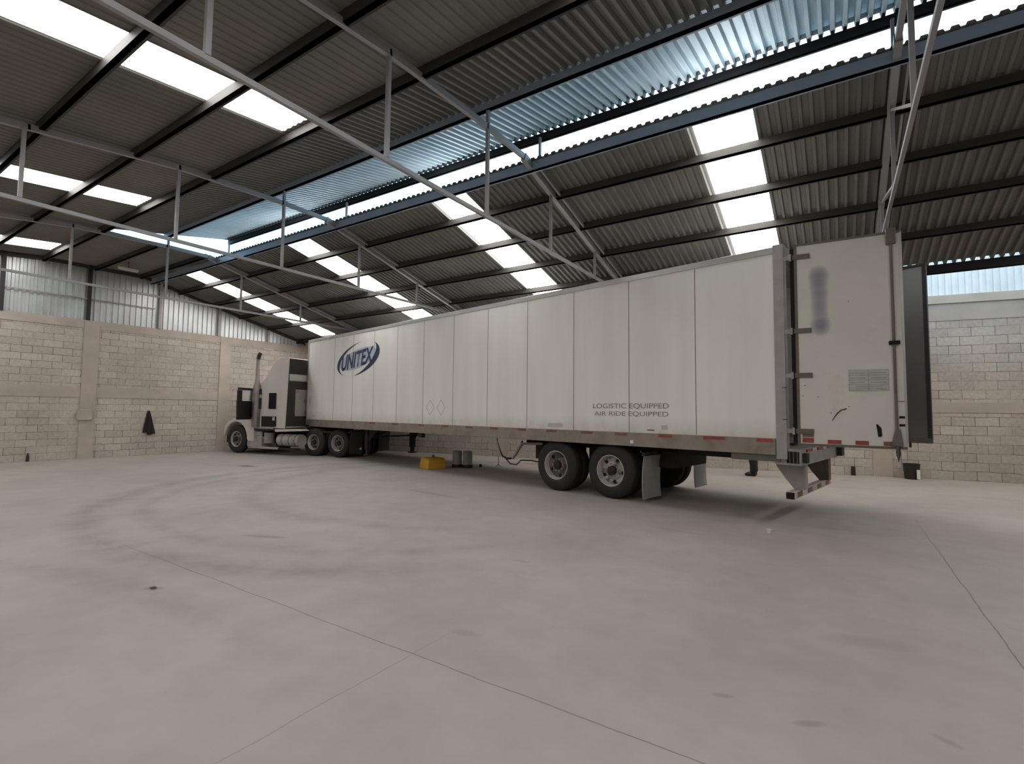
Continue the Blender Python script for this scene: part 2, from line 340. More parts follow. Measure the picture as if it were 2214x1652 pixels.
nstrips = [(.68,1.62),(6.5,7.27),(12.04,12.82),(17.35,18.1),(22.7,23.5)]
def between(a, b, strips):
    out = []; c = a
    for s0, s1 in strips: out.append((c, s0)); c = s1
    out.append((c, b)); return out
XS0 = -.75
araise = lambda Y: .034+.011*max(0,min(1,(Y+7.16)/1.5))
afar = lambda Y: .017+.022*max(0,min(1,(Y+5.9)/5.5))
nearp = [(YN-.3, znear(YN-.3)), (-14, znear(-14)), (-8.72, znear(-8.72))]
mb = MB()
for a, b in between(XS0, XE+.3, nstrips): sheet(mb, a, b, nearp, .008)
sheet(mb, XS0, 4.0, [(-8.72, znear(-8.72)), (-6.02, 6.14)], .008); sheet(mb, 4.0, XE+.3, [(-8.72, znear(-8.72)), (-8.5, 6.15)], .008)
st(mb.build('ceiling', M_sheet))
mb = MB()
for a, b in between(XS0, XE+.3, strips): sheet(mb, a, b, [(-5.72, zfar(-5.72)), (-3, zfar(-3)), (-.40, zfar(-.40))], afar)
sheet(mb, 4.0, XE+.3, [(-5.89, zfar(-5.89)), (-5.72, zfar(-5.72))], afar); sheet(mb, XS0, XE+.3, [(-.40, zfar(-.40)), (-.33, zfar(-.33))], afar)
sheet(mb, XS0, 4.0, [(-6.08, zfar(-6.08)), (-5.72, zfar(-5.72))]); sheet(mb, XS0, 6.0, [(-.33, zfar(-.33)), (1.05, zfar(1.05))])
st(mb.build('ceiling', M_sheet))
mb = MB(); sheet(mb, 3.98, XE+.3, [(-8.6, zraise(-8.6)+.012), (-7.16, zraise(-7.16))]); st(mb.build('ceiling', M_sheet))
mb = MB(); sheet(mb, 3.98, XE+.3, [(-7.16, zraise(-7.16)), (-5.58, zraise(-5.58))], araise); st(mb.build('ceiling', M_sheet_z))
mb = MB(); sheet(mb, 3.98, XE+.3, [(-5.58, zraise(-5.58)), (-5.43, zraise(-5.43))], araise); st(mb.build('ceiling', M_dark))  # end of the raised sheet coloured dark as the shade above the edge beam
k = 1
for s0, s1 in strips:
    m_ = MB(); sheet(m_, s0, s1, [(-5.72, zfar(-5.72)), (-3, zfar(-3)), (-.40, zfar(-.40))], afar); st(m_.build('window_%d' % k, M_sky)); k += 1
for s0, s1 in nstrips:
    m_ = MB(); sheet(m_, s0, s1, nearp, .008); st(m_.build('window_%d' % k, M_sky)); k += 1

# floor
mb = MB(); mb.box((-1.2, YN-.2, -.2), (XE+.2, 6.5, 0)); st(mb.build('floor', M_floor))

# gable wall (left), long wall (right), unseen near and back walls
gz = math.atan2(-1, -.039); GW = empty  # local x runs from the corner towards the camera side
def place(o, loc, rz): o.location = loc; o.rotation_euler = (0,0,rz); return o
lz = math.atan2(.154, 1)
mb = MB(); mb.box((-.2,-.22,0), (18.6,0,4.32)); place(st(mb.build('wall_left', M_brick)), (0,0,0), gz)
mb = MB(); mb.box((-.1,0,0), (32.2,.22,4.45)); place(st(mb.build('wall_right', M_brick2)), (0,0,0), lz)
mb = MB(); mb.box((-1.2,YN-.2,0), (XE+.2,YN,6.0)); st(mb.build('wall_near', M_brick))
mb = MB(); mb.box((XE,YN,0), (XE+.2,6.0,7.0)); st(mb.build('wall_back', M_brick))
tn = [1]
def trim(m_, mt, loc=None, rz=0, **kw):
    o = m_.build('trim_%d' % tn[0], mt, **kw); tn[0] += 1; st(o)
    if loc is not None: place(o, loc, rz)
    return o
for z0, z1, d in ((1.90,2.23,.012),(4.08,4.34,.016)):
    trim(MB().box((0,0,z0),(18.4,d,z1)), M_conc, (0,0,0), gz)
for y in (3.33, 7.38, 11.5, 15.6):
    trim(MB().box((y-.19,0,0),(y+.19,.035,4.335)), M_conc, (0,0,0), gz)
for z0, z1, d in ((1.68,1.94,.012),(4.02,4.46,.016)):
    trim(MB().box((0,-d,z0),(31.5,0,z1)), M_conc, (0,0,0), lz)
for x in (4.2, 9.65, 15.2, 20.67, 26.1):
    trim(MB().box((x-.21,-.035,0),(x+.21,0,4.46)), M_conc, (0,0,0), lz)
trim(MB().box((0,-.06,4.46),(31.5,.22,4.67)), M_conc_l, (0,0,0), lz)
# cladding above the gable wall
def clad(mb, x0, x1, zb, ztop, y, pitch=.16, amp=.02):
    x = x0; cols = []
    while x < x1:
        for fx, h in ((0,-1),(.4,-1),(.5,1),(.9,1)): cols.append((min(x+fx*pitch, x1), h))
        x += pitch
    n = len(cols); vs = []
    for r_ in (0,1):
        for a, h in cols: vs.append((a, y+h*amp, zb if r_ == 0 else ztop(a)))
    mb.add(vs, [(i,i+1,n+i+1,n+i) for i in range(n-1)])
def roofz(a):
    Y = -a
    return zfar(Y) if Y > -6.05 else znear(Y)
mb = MB(); clad(mb, 0, 18.4, 4.30, roofz, -.06); place(st(mb.build('wall_left', M_galv)), (0,0,0), gz)
mb = MB(); clad(mb, 0, 31.6, 4.66, lambda a: 5.75, .10, .135); place(st(mb.build('wall_right', M_galv_l)), (0,0,0), lz)
for y in (1.68, 3.60, 5.55, 7.50, 9.45, 11.4, 13.35, 15.3):
    trim(MB().box((y-.045,-.03,4.33),(y+.045,.05,roofz(y)-.04)), M_dark if y > 7 else M_frame, (0,0,0), gz)
trim(MB().beam((0.02,.01,roofz(0.02)-.10),(6.05,.01,roofz(6.05)-.10),.06,.10), M_purlin, (0,0,0), gz)
trim(MB().beam((6.05,.01,6.04),(8.55,.01,6.04),.06,.10), M_purlin, (0,0,0), gz)
trim(MB().beam((8.55,.01,6.04),(18.3,.01,znear(-18.3)-.1),.06,.10), M_purlin, (0,0,0), gz)
trim(MB().box((5.7,.0,5.00),(9.4,.03,5.03)), M_frame, (0,0,0), gz)

# purlins
def purlin(Y, ztop, h, mt, label, group, x0=-.35, x1=XE, wd=.06):
    m_ = MB(); m_.box((x0, -wd/2, -h), (x1, wd/2, 0)); m_.box((x0, -wd/2, -h), (x1, wd/2+.03, -h+.012))
    o = m_.build('roof_purlin', mt); o.location = (0, Y, ztop); return tag(o, label, 'purlin', group)
dg = 'purlins of the far roof slope'; ng = 'purlins of the near roof slope'
words = ['first dark purlin down the far roof slope, next below the ridge opening', 'second dark purlin down the far roof slope from the ridge opening', 'third dark purlin down the far roof slope from the ridge opening', 'lowest dark purlin in view on the far roof slope, above the open trailer door']
for i, Y in enumerate((-4.95, -3.90, -2.82, -1.70)): purlin(Y, zfar(Y)-AMP, .13, M_purlin, words[i], dg)
purlin(-5.83, zfar(-5.83)-AMP, .17, M_purlin_z, 'edge purlin tinted with blue gap light along the bottom of the bright ridge opening', None)
purlin(-.37, zfar(-.37)-AMP, .19, M_dark, 'dark eave beam above the bright corrugated strip and block wall', None, -.35, XE, .025)
nw = ['dark near-slope purlin nearest the ridge, where the near skylight strips end', 'second dark near-slope purlin back from the ridge, crossing the large skylight strip', 'third dark near-slope purlin back from the ridge, crossing the large skylight strip', 'dark near-slope purlin fourth back from the ridge, at the upper left corner', 'outer dark purlin on the near roof slope beyond the picture edge']
for i, Y in enumerate((-8.62, -9.86, -11.05, -12.25, -13.45)): purlin(Y, znear(Y)-AMP, .15, M_purlin, nw[i], ng)
for Y in (-14.65, -15.85, -17.05): purlin(Y, znear(Y)-AMP, .15, M_purlin, nw[4], ng)
purlin(-7.15, zraise(-7.15)-AMP, .12, M_purlin_z, 'grey beam under the raised blue-lit ridge strip, on short stub posts', None, 3.98, XE, .07)
purlin(-5.45, zraise(-5.45)-AMP, .15, M_dark, 'black edge beam with a row of daylight dots above the ridge opening', None, 3.98, XE, .03)
purlin(-7.35, 6.14-AMP, .13, M_purlin, 'short dark purlin in the end bay by the gable wall, on the flat part', None, -.45, 4.0)
purlin(-6.15, 6.14-AMP, .13, M_purlin, 'short dark ridge purlin in the end bay by the gable wall', None, -.4, 4.0)

# trusses
RAFT = [(-17.9,4.95),(-11.2,5.70),(-9.2,5.94),(-7.2,6.02),(-6.1,6.02)]     # centre line of the near rafter
def rz_(Y):
    if Y > -6.1: return zfar(Y)-AMP-.08
    for (a,za),(b,zb) in zip(RAFT, RAFT[1:]):
        if a <= Y <= b: return za+(zb-za)*(Y-a)/(b-a)
    return RAFT[0][1]
def truss(X, label, yend, braced=False):
    t = empty('roof_truss', (X, 0, 4.6))
    tag(t, label, 'roof truss', 'roof trusses')
    bw = .02 if braced else .024
    m_ = MB()
    for (a,za),(b,zb) in zip(RAFT, RAFT[1:]): m_.beam((0,a,za-4.6),(0,b+.03,zb-4.6),.06,.085)
    m_.build('near_rafter', M_truss, t)
    m_ = MB(); m_.beam((0,-6.1,rz_(-6.09)-4.6),(0,yend-.05,rz_(yend-.05)-4.6),.085,.13)
    m_.beam((.13,-5.9,rz_(-5.9)-4.60),(.13,yend-.1,rz_(yend-.1)-4.60),.03,.05); m_.build('far_rafter', M_truss, t)
    MB().box((-bw,YN+.05,-.03),(bw,yend,.026)).build('bottom_chord', M_truss, t)
    for Y in (-17.35,-15.31,-13.27,-11.23,-9.19,-7.15,-5.11,-3.07,-1.03):
        MB().box((-.024,Y-.024,.02),(.024,Y+.024,rz_(Y)-4.6-.03)).build('post', M_truss, t)
    MB().box((-.024,-7.175,rz_(-7.15)-4.56),(.024,-7.125,zraise(-7.15)-AMP-.12-4.6)).build('stub_post', M_truss, t)
    MB().box((-.02,-5.55,rz_(-5.55)-4.58),(.02,-5.51,zraise(-5.53)-AMP-.1-4.6)).build('stub_post', M_truss, t)
    if braced:
        for (a,za,b,zb) in ((-7.15,.04,-5.11,rz_(-5.11)-4.7),(-5.11,.04,-3.07,rz_(-3.07)-4.7)):
            MB().beam((.0,a,za),(.0,b,zb),.035,.035).build('diagonal', M_truss, t)
    return t
truss(4.19, 'farthest grey steel truss, nearest the gable wall, where the raised ridge strip ends', .5)
truss(9.61, 'grey steel truss second from the gable wall, crossing the bright ridge opening left of centre', 1.3)
truss(15.02, 'grey steel truss crossing mid-picture from the upper left down to the trailer roof', 2.1)
truss(20.18, 'grey steel truss seen nearly end-on above the open trailer doors', 3.0, True)
truss(25.86, 'grey steel truss beyond the right edge of the picture, behind the camera side', 3.8)

# ------------------------------------------------------------------ wheels
def wheel(parent, x, y, z, r, wd, rim_m, side=-1, dish=.13):
    """tyre around the local y axis; side=-1: outer face towards -y. y = outer face"""
    s = -side
    prof = [(.02,.56*r),(.005,.60*r),(0,.72*r),(.012,.86*r),(.035,.955*r),(.06,.99*r),(wd/2,r),(wd-.06,.99*r),(wd-.035,.955*r),(wd-.012,.86*r),(wd,.72*r),(wd-.005,.60*r),(wd-.02,.56*r),(.02,.56*r)]
    t = MB().lathe([(s*a,b) for a,b in prof], (x,y,z), n=56)
    for g in (.35,.5,.65): t.lathe([(s*(wd*g-.006),r*.985),(s*(wd*g-.006),r*1.003),(s*(wd*g+.006),r*1.003),(s*(wd*g+.006),r*.985)], (x,y,z), n=56)
    t = t.build('tyre', M_rubber, parent, smooth=True)
    MB().lathe([(s*a,b) for a,b in [(.03,.575*r),(.012,.57*r),(.012,.545*r),(.05,.525*r),(dish,.50*r),(dish,.49*r)]], (x,y,z), n=48).build('rim', M_lip, t, smooth=True)
    d = MB().lathe([(s*a,b) for a,b in [(dish,.50*r),(dish-.01,.46*r),(dish+.005,.36*r),(dish-.03,.29*r),(dish-.03,.0)]], (x,y,z), n=40).build('wheel_disc', rim_m, t, smooth=True)
    MB().lathe([(s*a,b) for a,b in [(dish-.02,.17*r),(dish-.09,.16*r),(dish-.11,.12*r),(dish-.115,0)]], (x,y,z), n=24).build('hub', M_under, t, smooth=True)
    for q in range(5):
        a = 1.1+q*2*math.pi/5
        MB().lathe([(s*(dish-.014),0),(s*(dish-.014),.065*r),(s*(dish+.03),.065*r)], (x+.41*r*math.cos(a), y, z+.41*r*math.sin(a)), n=14).build('hand_hole', M_hole, t)
    for q in range(10):
        a = q*2*math.pi/10
        MB().lathe([(s*(dish-.055),0),(s*(dish-.055),.02*r*1.4),(s*(dish-.02),.02*r*1.4)], (x+.24*r*math.cos(a), y, z+.24*r*math.sin(a)), n=6).build('wheel_nut', M_frame, t)
    return t
def plain_tyre(parent, x, y, z, r, wd):
    prof = [(.02,.56*r),(0,.72*r),(.012,.86*r),(.035,.955*r),(wd/2,r),(wd-.035,.955*r),(wd-.012,.86*r),(wd,.72*r),(wd-.02,.56*r),(.02,.56*r)]
    t = MB().lathe(prof, (x,y,z), n=48).build('tyre', M_rubber, parent, smooth=True)
    MB().lathe([(.03,.57*r),(.03,.0)], (x,y,z), n=32).lathe([(wd-.03,.57*r),(wd-.03,.0)], (x,y,z), n=32).build('rim', M_under, t, smooth=True); return t

# ------------------------------------------------------------------ trailer (local x: rear = 0, front = -LT; y: 0 near side)
LT = 15.62
T = empty('semi_trailer', (18.81, -4.957, 0), -.178)
tag(T, 'long white box semi-trailer with open rear doors, parked beside the block wall', 'trailer')
TPt = lambda u, w_, z: (-u, w_, z)
def tb(name, mt, u0_, u1_, w0, w1, z0, z1, parent=T, **kw):
    return MB().box((-u0_,w0,z0),(-u1_,w1,z1)).build(name, mt, parent, **kw)
tb('side_panel', M_side, .08, LT-.02, 0, .03, 1.24, 4.05)
tb('side_panel', M_side, .08, LT-.02, 2.57, 2.60, 1.24, 4.05)
tb('front_panel', M_side, LT-.03, LT, .0, 2.6, 1.05, 4.06)
tb('roof_panel', M_alu, .05, LT-.02, .02, 2.58, 4.045, 4.075)
tb('floor_deck', M_brown, .02, LT-.03, .03, 2.57, 1.16, 1.25)
for w0 in (-.012, 2.58): tb('top_rail', M_alu, .05, LT, w0, w0+.032, 4.00, 4.10, bevel=.006)
br_ = tb('bottom_rail', M_rail, .10, LT-.25, -.018, .03, 1.0, 1.245, bevel=.006)
tb('bottom_rail', M_rail, .10, LT-.25, 2.57, 2.618, 1.0, 1.245)
tb('corner_cap', M_alu, LT-.25, LT+.01, -.02, .03, 1.05, 1.245)
tb('corner_post', M_alu, LT-.06, LT+.015, -.015, .05, 1.2, 4.1)
for u_ in [1.29+1.235*i for i in range(11)]:
    m_ = MB(); m_.box((-u_-.006,-.003,1.25),(-u_+.006,.001,4.0)); m_.build('panel_joint', M_seam, T)
# crossmembers and running gear
for i in range(26):
    u_ = .5+i*.6
    if u_ < LT-.3: tb('crossmember', M_under, u_, u_+.06, .04, 2.56, 1.03, 1.16)
for w0 in (.68, 1.82): tb('slider_rail', M_under, .9, 5.6, w0, w0+.10, .86, 1.03)
tb('suspension_hanger', M_under, 1.95, 2.5, .6, 2.0, .60, .9); tb('suspension_hanger', M_under, 3.45, 3.8, .6, 2.0, .55, .9); tb('suspension_hanger', M_under, 4.85, 5.25, .6, 2.0, .55, .9)
for u_ in (2.97, 4.26):
    MB().tube([(-u_,.14,.5),(-u_,2.46,.5)], .07, 16).build('axle', M_under, T, smooth=True)
    MB().lathe([(0,.20),(.2,.21),(.2,0)], (-u_,.62,.5), n=24).build('brake_drum', M_under, T)
    wheel(T, -u_, .06, .515, .515, .27, M_rim if u_ < 3.5 else M_rim_r, -1)
    plain_tyre(T, -u_, .36, .515, .515, .25)
    plain_tyre(T, -u_, 1.99, .515, .515, .25); wheel(T, -u_, 2.54, .515, .515, .27, M_rim, 1)
# mud flaps
def flap(parent, x, y0, y1, z0, z1, mt, top=None):
    m_ = MB(); n = 6; t_ = .012
    for i in range(n):
        a = i/n; b = (i+1)/n; za = z1+(z0-z1)*a; zb = z1+(z0-z1)*b
        xa = x-.04*math.sin(a*2.6); xb = x-.04*math.sin(b*2.6)
        m_.add([(xa,y0,za),(xa,y1,za),(xb,y1,zb),(xb,y0,zb),(xa+t_,y0,za),(xa+t_,y1,za),(xb+t_,y1,zb),(xb+t_,y0,zb)], [(0,1,2,3),(7,6,5,4),(0,3,7,4),(1,5,6,2),(0,4,5,1),(3,2,6,7)])
    o = m_.build('mud_flap', mt, parent, smooth=True)
    MB().box((x-.03,y0-.02,z1),(x+.03,y1+.02,z1+.06)).build('flap_bracket', M_under, o); return o
flap(T, -2.24, .0, .66, .08, .84, M_flap); flap(T, -2.16, 1.98, 2.57, .09, .88, M_flap)
# landing gear
for w0 in (.35, 2.05):
    lg = MB().box((-12.18,w0,.35),(-12.02,w0+.14,1.05)).box((-12.15,w0+.02,.2),(-12.05,w0+.12,.36)).box((-12.22,w0-.02,.16),(-11.98,w0+.16,.20)).build('landing_leg', M_under, T)
    MB().prism([(-12.35,1.04),(-11.45,1.04),(-12.02,.62),(-12.08,.62)], 'y', w0+.05, w0+.09).build('leg_bracket', M_under, lg)
MB().beam((-12.1,.42,.75),(-12.1,2.12,.75),.05,.05).build('cross_brace', M_under, T)
MB().beam((-12.1,.5,.70),(-12.9,1.9,1.0),.04,.04).build('cross_brace', M_under, T)
# hoses and tank bracket
MB().tube([TPt(6.50,.6,1.0),TPt(6.47,.6,.86),TPt(6.38,.6,.66),TPt(6.30,.6,.53),TPt(6.15,.6,.48),TPt(5.98,.6,.50),TPt(5.85,.6,.60),TPt(5.74,.6,.76),TPt(5.66,.6,.92)], [.008,.008,.012,.02,.024,.024,.024,.022,.018], 8).build('air_hose', M_rubber, T, smooth=True)
MB().tube([TPt(6.2,.62,.47),TPt(6.05,.62,.36),TPt(5.85,.62,.36),TPt(5.72,.62,.47),TPt(5.4,.62,.49),TPt(5.0,.62,.46)], .014, 8).build('air_hose', M_rubber, T, smooth=True)
MB().tube([TPt(5.92,.55,.50),TPt(5.62,.55,.86),TPt(5.0,.55,.89)], [.035,.035,.035], 4).build('support_arm', M_flap, T)
tb('valve_box', M_under, 4.9, 5.05, .5, .6, .45, .8)
tb('light_box', M_under, 8.78, 8.94, .05, .16, .88, 1.0)
tb('marker_light', M_white, 2.43, 2.49, -.03, -.017, 1.05, 1.11)
# reflective tape on the bottom rail
uu = .33
for i, (a, b) in enumerate([(.03+.1,.36),(.83,1.17),(1.70,1.95),(2.56,2.81),(3.30,3.57),(4.17,4.44),(5.0,5.25),(5.85,6.1),(6.7,6.95),(7.6,7.85),(8.6,8.85),(9.8,10.1),(11,11.3)]):
    tb('reflective_tape', M_red if i < 3 else M_redd, a, b, -.021, -.017, 1.185, 1.235)
# side decals
tb('side_placard', M_paper, 4.03, 4.41, -.003, 0, 1.29, 1.37)
tb('side_placard', M_paper, 1.79, 1.90, -.003, 0, 1.31, 1.39); tb('side_placard', M_redd, 2.03, 2.17, -.003, 0, 1.29, 1.31)
def text(body, name, mt, parent, u_, z, width, height, y=-.004, shear=0, bold=0):
    c = bpy.data.curves.new('t','FONT'); c.body = body; c.size = 1; c.extrude = 0; c.offset = bold; c.shear = shear; c.align_x='LEFT'
    o = bpy.data.objects.new('t', c); COL.objects.link(o); dg_ = bpy.context.evaluated_depsgraph_get()
    me = bpy.data.meshes.new_from_object(o.evaluated_get(dg_)); bpy.data.objects.remove(o)
    xs = [v.co.x for v in me.vertices]; ys = [v.co.y for v in me.vertices]
    sx = width/(max(xs)-min(xs)); sz = height/(max(ys)-min(ys))
    for v in me.vertices: v.co = (-u_+(v.co.x-min(xs))*sx, y, z+(v.co.y-min(ys))*sz)
    me.name = name; me.materials.clear(); me.materials.append(mt); ob = bpy.data.objects.new(name, me); COL.objects.link(ob); ob.parent = parent; return ob
text('LOGISTIC EQUIPPED', 'lettering_line', M_ink, T, 3.30, 1.66, 1.54, .105)
text('AIR RIDE EQUIPPED', 'lettering_line', M_ink, T, 3.27, 1.525, 1.50, .095)
for u_ in (8.37, 7.92):
    m_ = MB(); r1, h1, t1 = .20, .20, .012
    pts = [(0,h1),(r1*.86,0),(0,-h1),(-r1*.86,0)]; q = [(p[0]*.93,p[1]*.93) for p in pts]
    m_.add([(-u_+p[0],-.003,1.68+p[1]) for p in pts]+[(-u_+p[0],-.003,1.68+p[1]) for p in q], [(i,(i+1)%4,4+(i+1)%4,4+i) for i in range(4)])
    m_.build('placard_holder', M_ink, T)
tb('side_placard', M_paper, 14.95, 15.08, -.003, 0, 1.33, 1.41)
tb('side_placard', M_paper, 15.36, 15.42, -.003, 0, 1.75, 2.05)
# logo: two crescents and slanted letters   (u centre 12.15, z centre 3.23)
def crescent(a0, a1, rx, rz, thick, cu, cz, tilt, n=36):
    m_ = MB(); vs = []; ct, sn = math.cos(tilt), math.sin(tilt)
    for i in range(n+1):
        t = i/n; a = a0+(a1-a0)*t; k_ = thick*math.sin(math.pi*t)**1.2
        for s_ in (1, 1-k_):
            X_ = rx*math.cos(a)*s_; Z_ = rz*math.sin(a)*s_
            vs.append((-cu+X_*ct-Z_*sn, -.004, cz+X_*sn+Z_*ct))
    m_.add(vs, [(2*i,2*i+1,2*i+3,2*i+2) for i in range(n)]); return m_
lg = empty('logo', (0,0,0)); lg.parent = T
def disc(cu, cz, rx, rz, tilt, y=-.002, n=40):
    ct, sn = math.cos(tilt), math.sin(tilt)
    return MB().add([(-cu+rx*math.cos(2*math.pi*i/n)*ct-rz*math.sin(2*math.pi*i/n)*sn, y, cz+rx*math.cos(2*math.pi*i/n)*sn+rz*math.sin(2*math.pi*i/n)*ct) for i in range(n)], [tuple(range(n))])
bpy.data.objects.remove(lg)
lg = disc(12.15, 3.2, 1.12, .30, .16).build('logo', M_blue_l, T)
crescent(math.radians(75), math.radians(225), 1.30, .50, .17, 12.15, 3.2, .16).build('logo_crescent', M_blue, lg)
crescent(math.radians(-105), math.radians(38), 1.30, .50, .26, 12.15, 3.2, .16).build('logo_crescent', M_blue, lg)
tx = text('UNITEX', 'logo_letters', M_blue, lg, 13.15, 2.93, 1.95, .50, -.006, .25, .028)
for v in tx.data.vertices: v.co.z += (v.co.x+13.1)*.10 - .08
# rear frame
rf = tb('rear_frame', M_frame, -.05, .09, -.02, .13, .95, 4.12)
tb('rear_frame', M_frame, -.05, .09, 2.47, 2.62, .95, 4.12)
tb('rear_header', M_frame, -.04, .09, .1, 2.5, 3.98, 4.12)
for z_ in (1.52, 1.98): tb('joint_line', M_hole, -.053, .0, -.023, .0, z_, z_+.01)
sill = tb('rear_sill', M_frame, -.22, .12, .04, 2.58, .86, 1.10, bevel=.01)
tb('sill_slot', M_hole, -.19, -.03, .030, .05, .895, 1.06, sill)
for i in range(3): tb('sill_rib', M_brown, -.075-.05*i, -.065-.05*i, .024, .04, .895, 1.06, sill)
tb('dock_bumper', M_rubber, -.30, -.20, 2.35, 2.58, .88, 1.06)
tb('dock_bumper', M_rubber, -.28, -.20, .10, .22, .90, 1.04)
for i in range(6): tb('rear_tape', M_red if i % 2 == 0 else M_wtape, -.235, -.221, .3+.33*i, .55+.33*i, 1.05, 1.09)
# underride guard
for w0 in (.45, 2.0):
    g = MB().prism([(-.26,.90),(.17,.90),(.17,.48),(.02,.47),(-.10,.62),(-.22,.80)], 'y', w0, w0+.03).prism([(.14,.90),(.17,.90),(.17,.48),(.14,.48)], 'y', w0-.03, w0+.14)
    g.build('guard_bracket', M_frame if w0 < 1 else M_brown, T)
gb = MB().box((.0,.10,.365),(.10,2.50,.47)).build('underride_bar', M_wtape, T, bevel=.008)
MB().box((-.004,.092,.37),(.104,.104,.466)).build('bar_end', M_hole, gb)
for i in range(4): MB().box((.099,.28+.6*i,.38),(.104,.55+.6*i,.455)).build('bar_tape', M_redd, gb)
tb('rear_bracket', M_brown, .05, .75, .02, .12, .90, 1.02)

# doors (local frame: hinge at origin, x along the door, outer face at y=0 towards the camera)
def door_obj(Hx, Hy, Ex, Ey):
    d = empty('d', (Hx, Hy, 0), math.atan2(Ey-Hy, Ex-Hx)); return d
Tinv = Matrix.LocRotScale(Vector((18.81,-4.957,0)), Matrix.Rotation(-.178,3,'Z').to_quaternion(), None).inverted()
def hang(o, Hx, Hy, Ex, Ey):       # place a door mesh given in door coordinates, as a child of the trailer
    Mw = Matrix.LocRotScale(Vector((Hx,Hy,0)), Matrix.Rotation(math.atan2(Ey-Hy,Ex-Hx),3,'Z').to_quaternion(), None)
    o.parent = T; o.matrix_parent_inverse = Matrix.Identity(4); o.matrix_local = Tinv @ Mw; return o
DH = (18.975, -4.955, 20.2, -4.905)
DW = 1.262; Z0, Z1 = 1.175, 4.07
door = hang(MB().box((.02,0,Z0),(DW,.05,Z1)).build('rear_door', M_door, None, bevel=.008), *DH)
def dpart(name, mt, a, b, parent=door, **kw): return MB().box(a, b).build(name, mt, parent, **kw)
dpart('door_seal', M_hole, (-.035,.005,Z0+.02), (.02,.045,Z1-.05))
dpart('door_edge', M_brown, (.018,-.006,Z0), (.055,.0,Z1))
dpart('door_edge', M_alu, (DW-.015,-.004,Z0), (DW+.012,.054,Z1))
dpart('door_edge', M_brown, (.02,-.012,Z0-.022), (DW,.055,Z0+.012)); dpart('door_edge', M_brown, (.02,-.006,Z1-.02), (DW,.055,Z1+.012))
for z_ in (3.89, 2.805, 2.16, 1.36):
    h_ = dpart('hinge', M_brown, (.0,-.018,z_-.035), (.22,-.002,z_+.035))
    MB().tube([(-.03,-.02,z_-.05),(-.03,-.02,z_+.05)], .018, 10).build('hinge_pin', M_frame, h_)
    MB().box((-.12,-.012,z_-.03),(-.02,.0,z_+.03)).build('hinge_leaf', M_frame, h_)
rod = MB().tube([(1.155,-.03,Z0-.12),(1.155,-.03,Z1+.03)], .017, 12).build('lock_rod', M_brown, door, smooth=True)
MB().box((1.10,-.05,3.90),(1.21,0,4.12)).build('rod_keeper', M_brown, rod, bevel=.01)
MB().box((1.10,-.055,2.54),(1.22,0,2.59)).build('rod_keeper', M_hole, rod, bevel=.008)
MB().prism([(1.09,1.20),(1.22,1.20),(1.19,1.42),(1.14,1.42)], 'y', -.05, 0).build('rod_keeper', M_brown, rod)
MB().prism([(1.135,1.12),(1.17,1.28),(1.185,1.10),(1.16,.98)], 'y', -.045, -.025).build('rod_cam', M_dark, rod)
MB().prism([(1.18,1.14),(1.19,1.14),(1.20,.88),(1.19,.88)], 'y', -.02, -.005).build('lock_pin', M_frame, rod)
for z_, c_ in ((1.56,M_hole),(1.455,M_hole)): dpart('latch_mark', c_, (1.185,-.006,z_), (1.245,0,z_+.03))
dpart('joint_line', M_brown, (1.17,-.003,1.78), (DW-.01,0,1.79))
for a, b, z_, zz, m2 in ((.075,.215,1.20,1.27,M_red),(.075,.215,1.28,1.33,M_brown),(.38,.54,1.195,1.25,M_red),(.70,.85,1.195,1.25,M_red),(1.01,1.12,1.195,1.25,M_redd)):
    dpart('reflective_tape', m2, (a,-.004,z_), (b,0,zz))
MB().prism([(.935,1.48),(.955,1.475),(.99,1.43),(.998,1.33),(.985,1.31),(.955,1.31),(.945,1.40)], 'y', -.006, 0).build('grab_handle', M_hole, door)
MB().tube([(.44,-.003,1.515),(.475,-.003,1.58),(.51,-.003,1.63),(.55,-.003,1.665),(.61,-.003,1.685)], [.004,.007,.008,.007,.009], 6).build('scratch', M_dark, door)
for x_, z_ in ((.115,2.01),(.085,1.865),(.66,3.17),(.27,1.84),(.42,1.62),(.63,1.71)): dpart('paint_chip', M_dark, (x_,-.002,z_), (x_+.018,0,z_+.008))
pl = dpart('data_plate', M_paper, (.645,-.003,1.925), (1.09,0,2.215))
for z_ in (1.925,2.01,2.075,2.14,2.212): MB().box((.645,-.0045,z_),(1.085,-.003,z_+.004)).build('plate_line', M_ink, pl)
for x_ in (.645,.865,1.086): MB().box((x_,-.0045,1.925),(x_+.004,-.003,2.215)).build('plate_line', M_ink, pl)
for x_, z_, w_ in ((.66,2.17,.17),(.885,2.17,.18),(.66,2.10,.18),(.89,2.10,.17),(.66,2.04,.16),(.89,2.04,.18),(.72,1.985,.30),(.72,1.955,.30),(.95,1.945,.12)):
    MB().box((x_,-.0045,z_),(x_+w_,-.003,z_+.006)).build('plate_print', M_ink, pl)
m_ = MB().add([(.185,-.002,2.72),(.465,-.002,2.72),(.465,-.002,3.74),(.185,-.002,3.74)], [(0,1,2,3)])
sm = m_.build('lettering', smudge_mat(), door); uv = sm.data.uv_layers.new(name='UVMap')
for l in sm.data.loops:
    c_ = sm.data.vertices[l.vertex_index].co; uv.data[l.index].uv = ((c_.x-.185)/.28, (c_.z-2.72)/1.02)
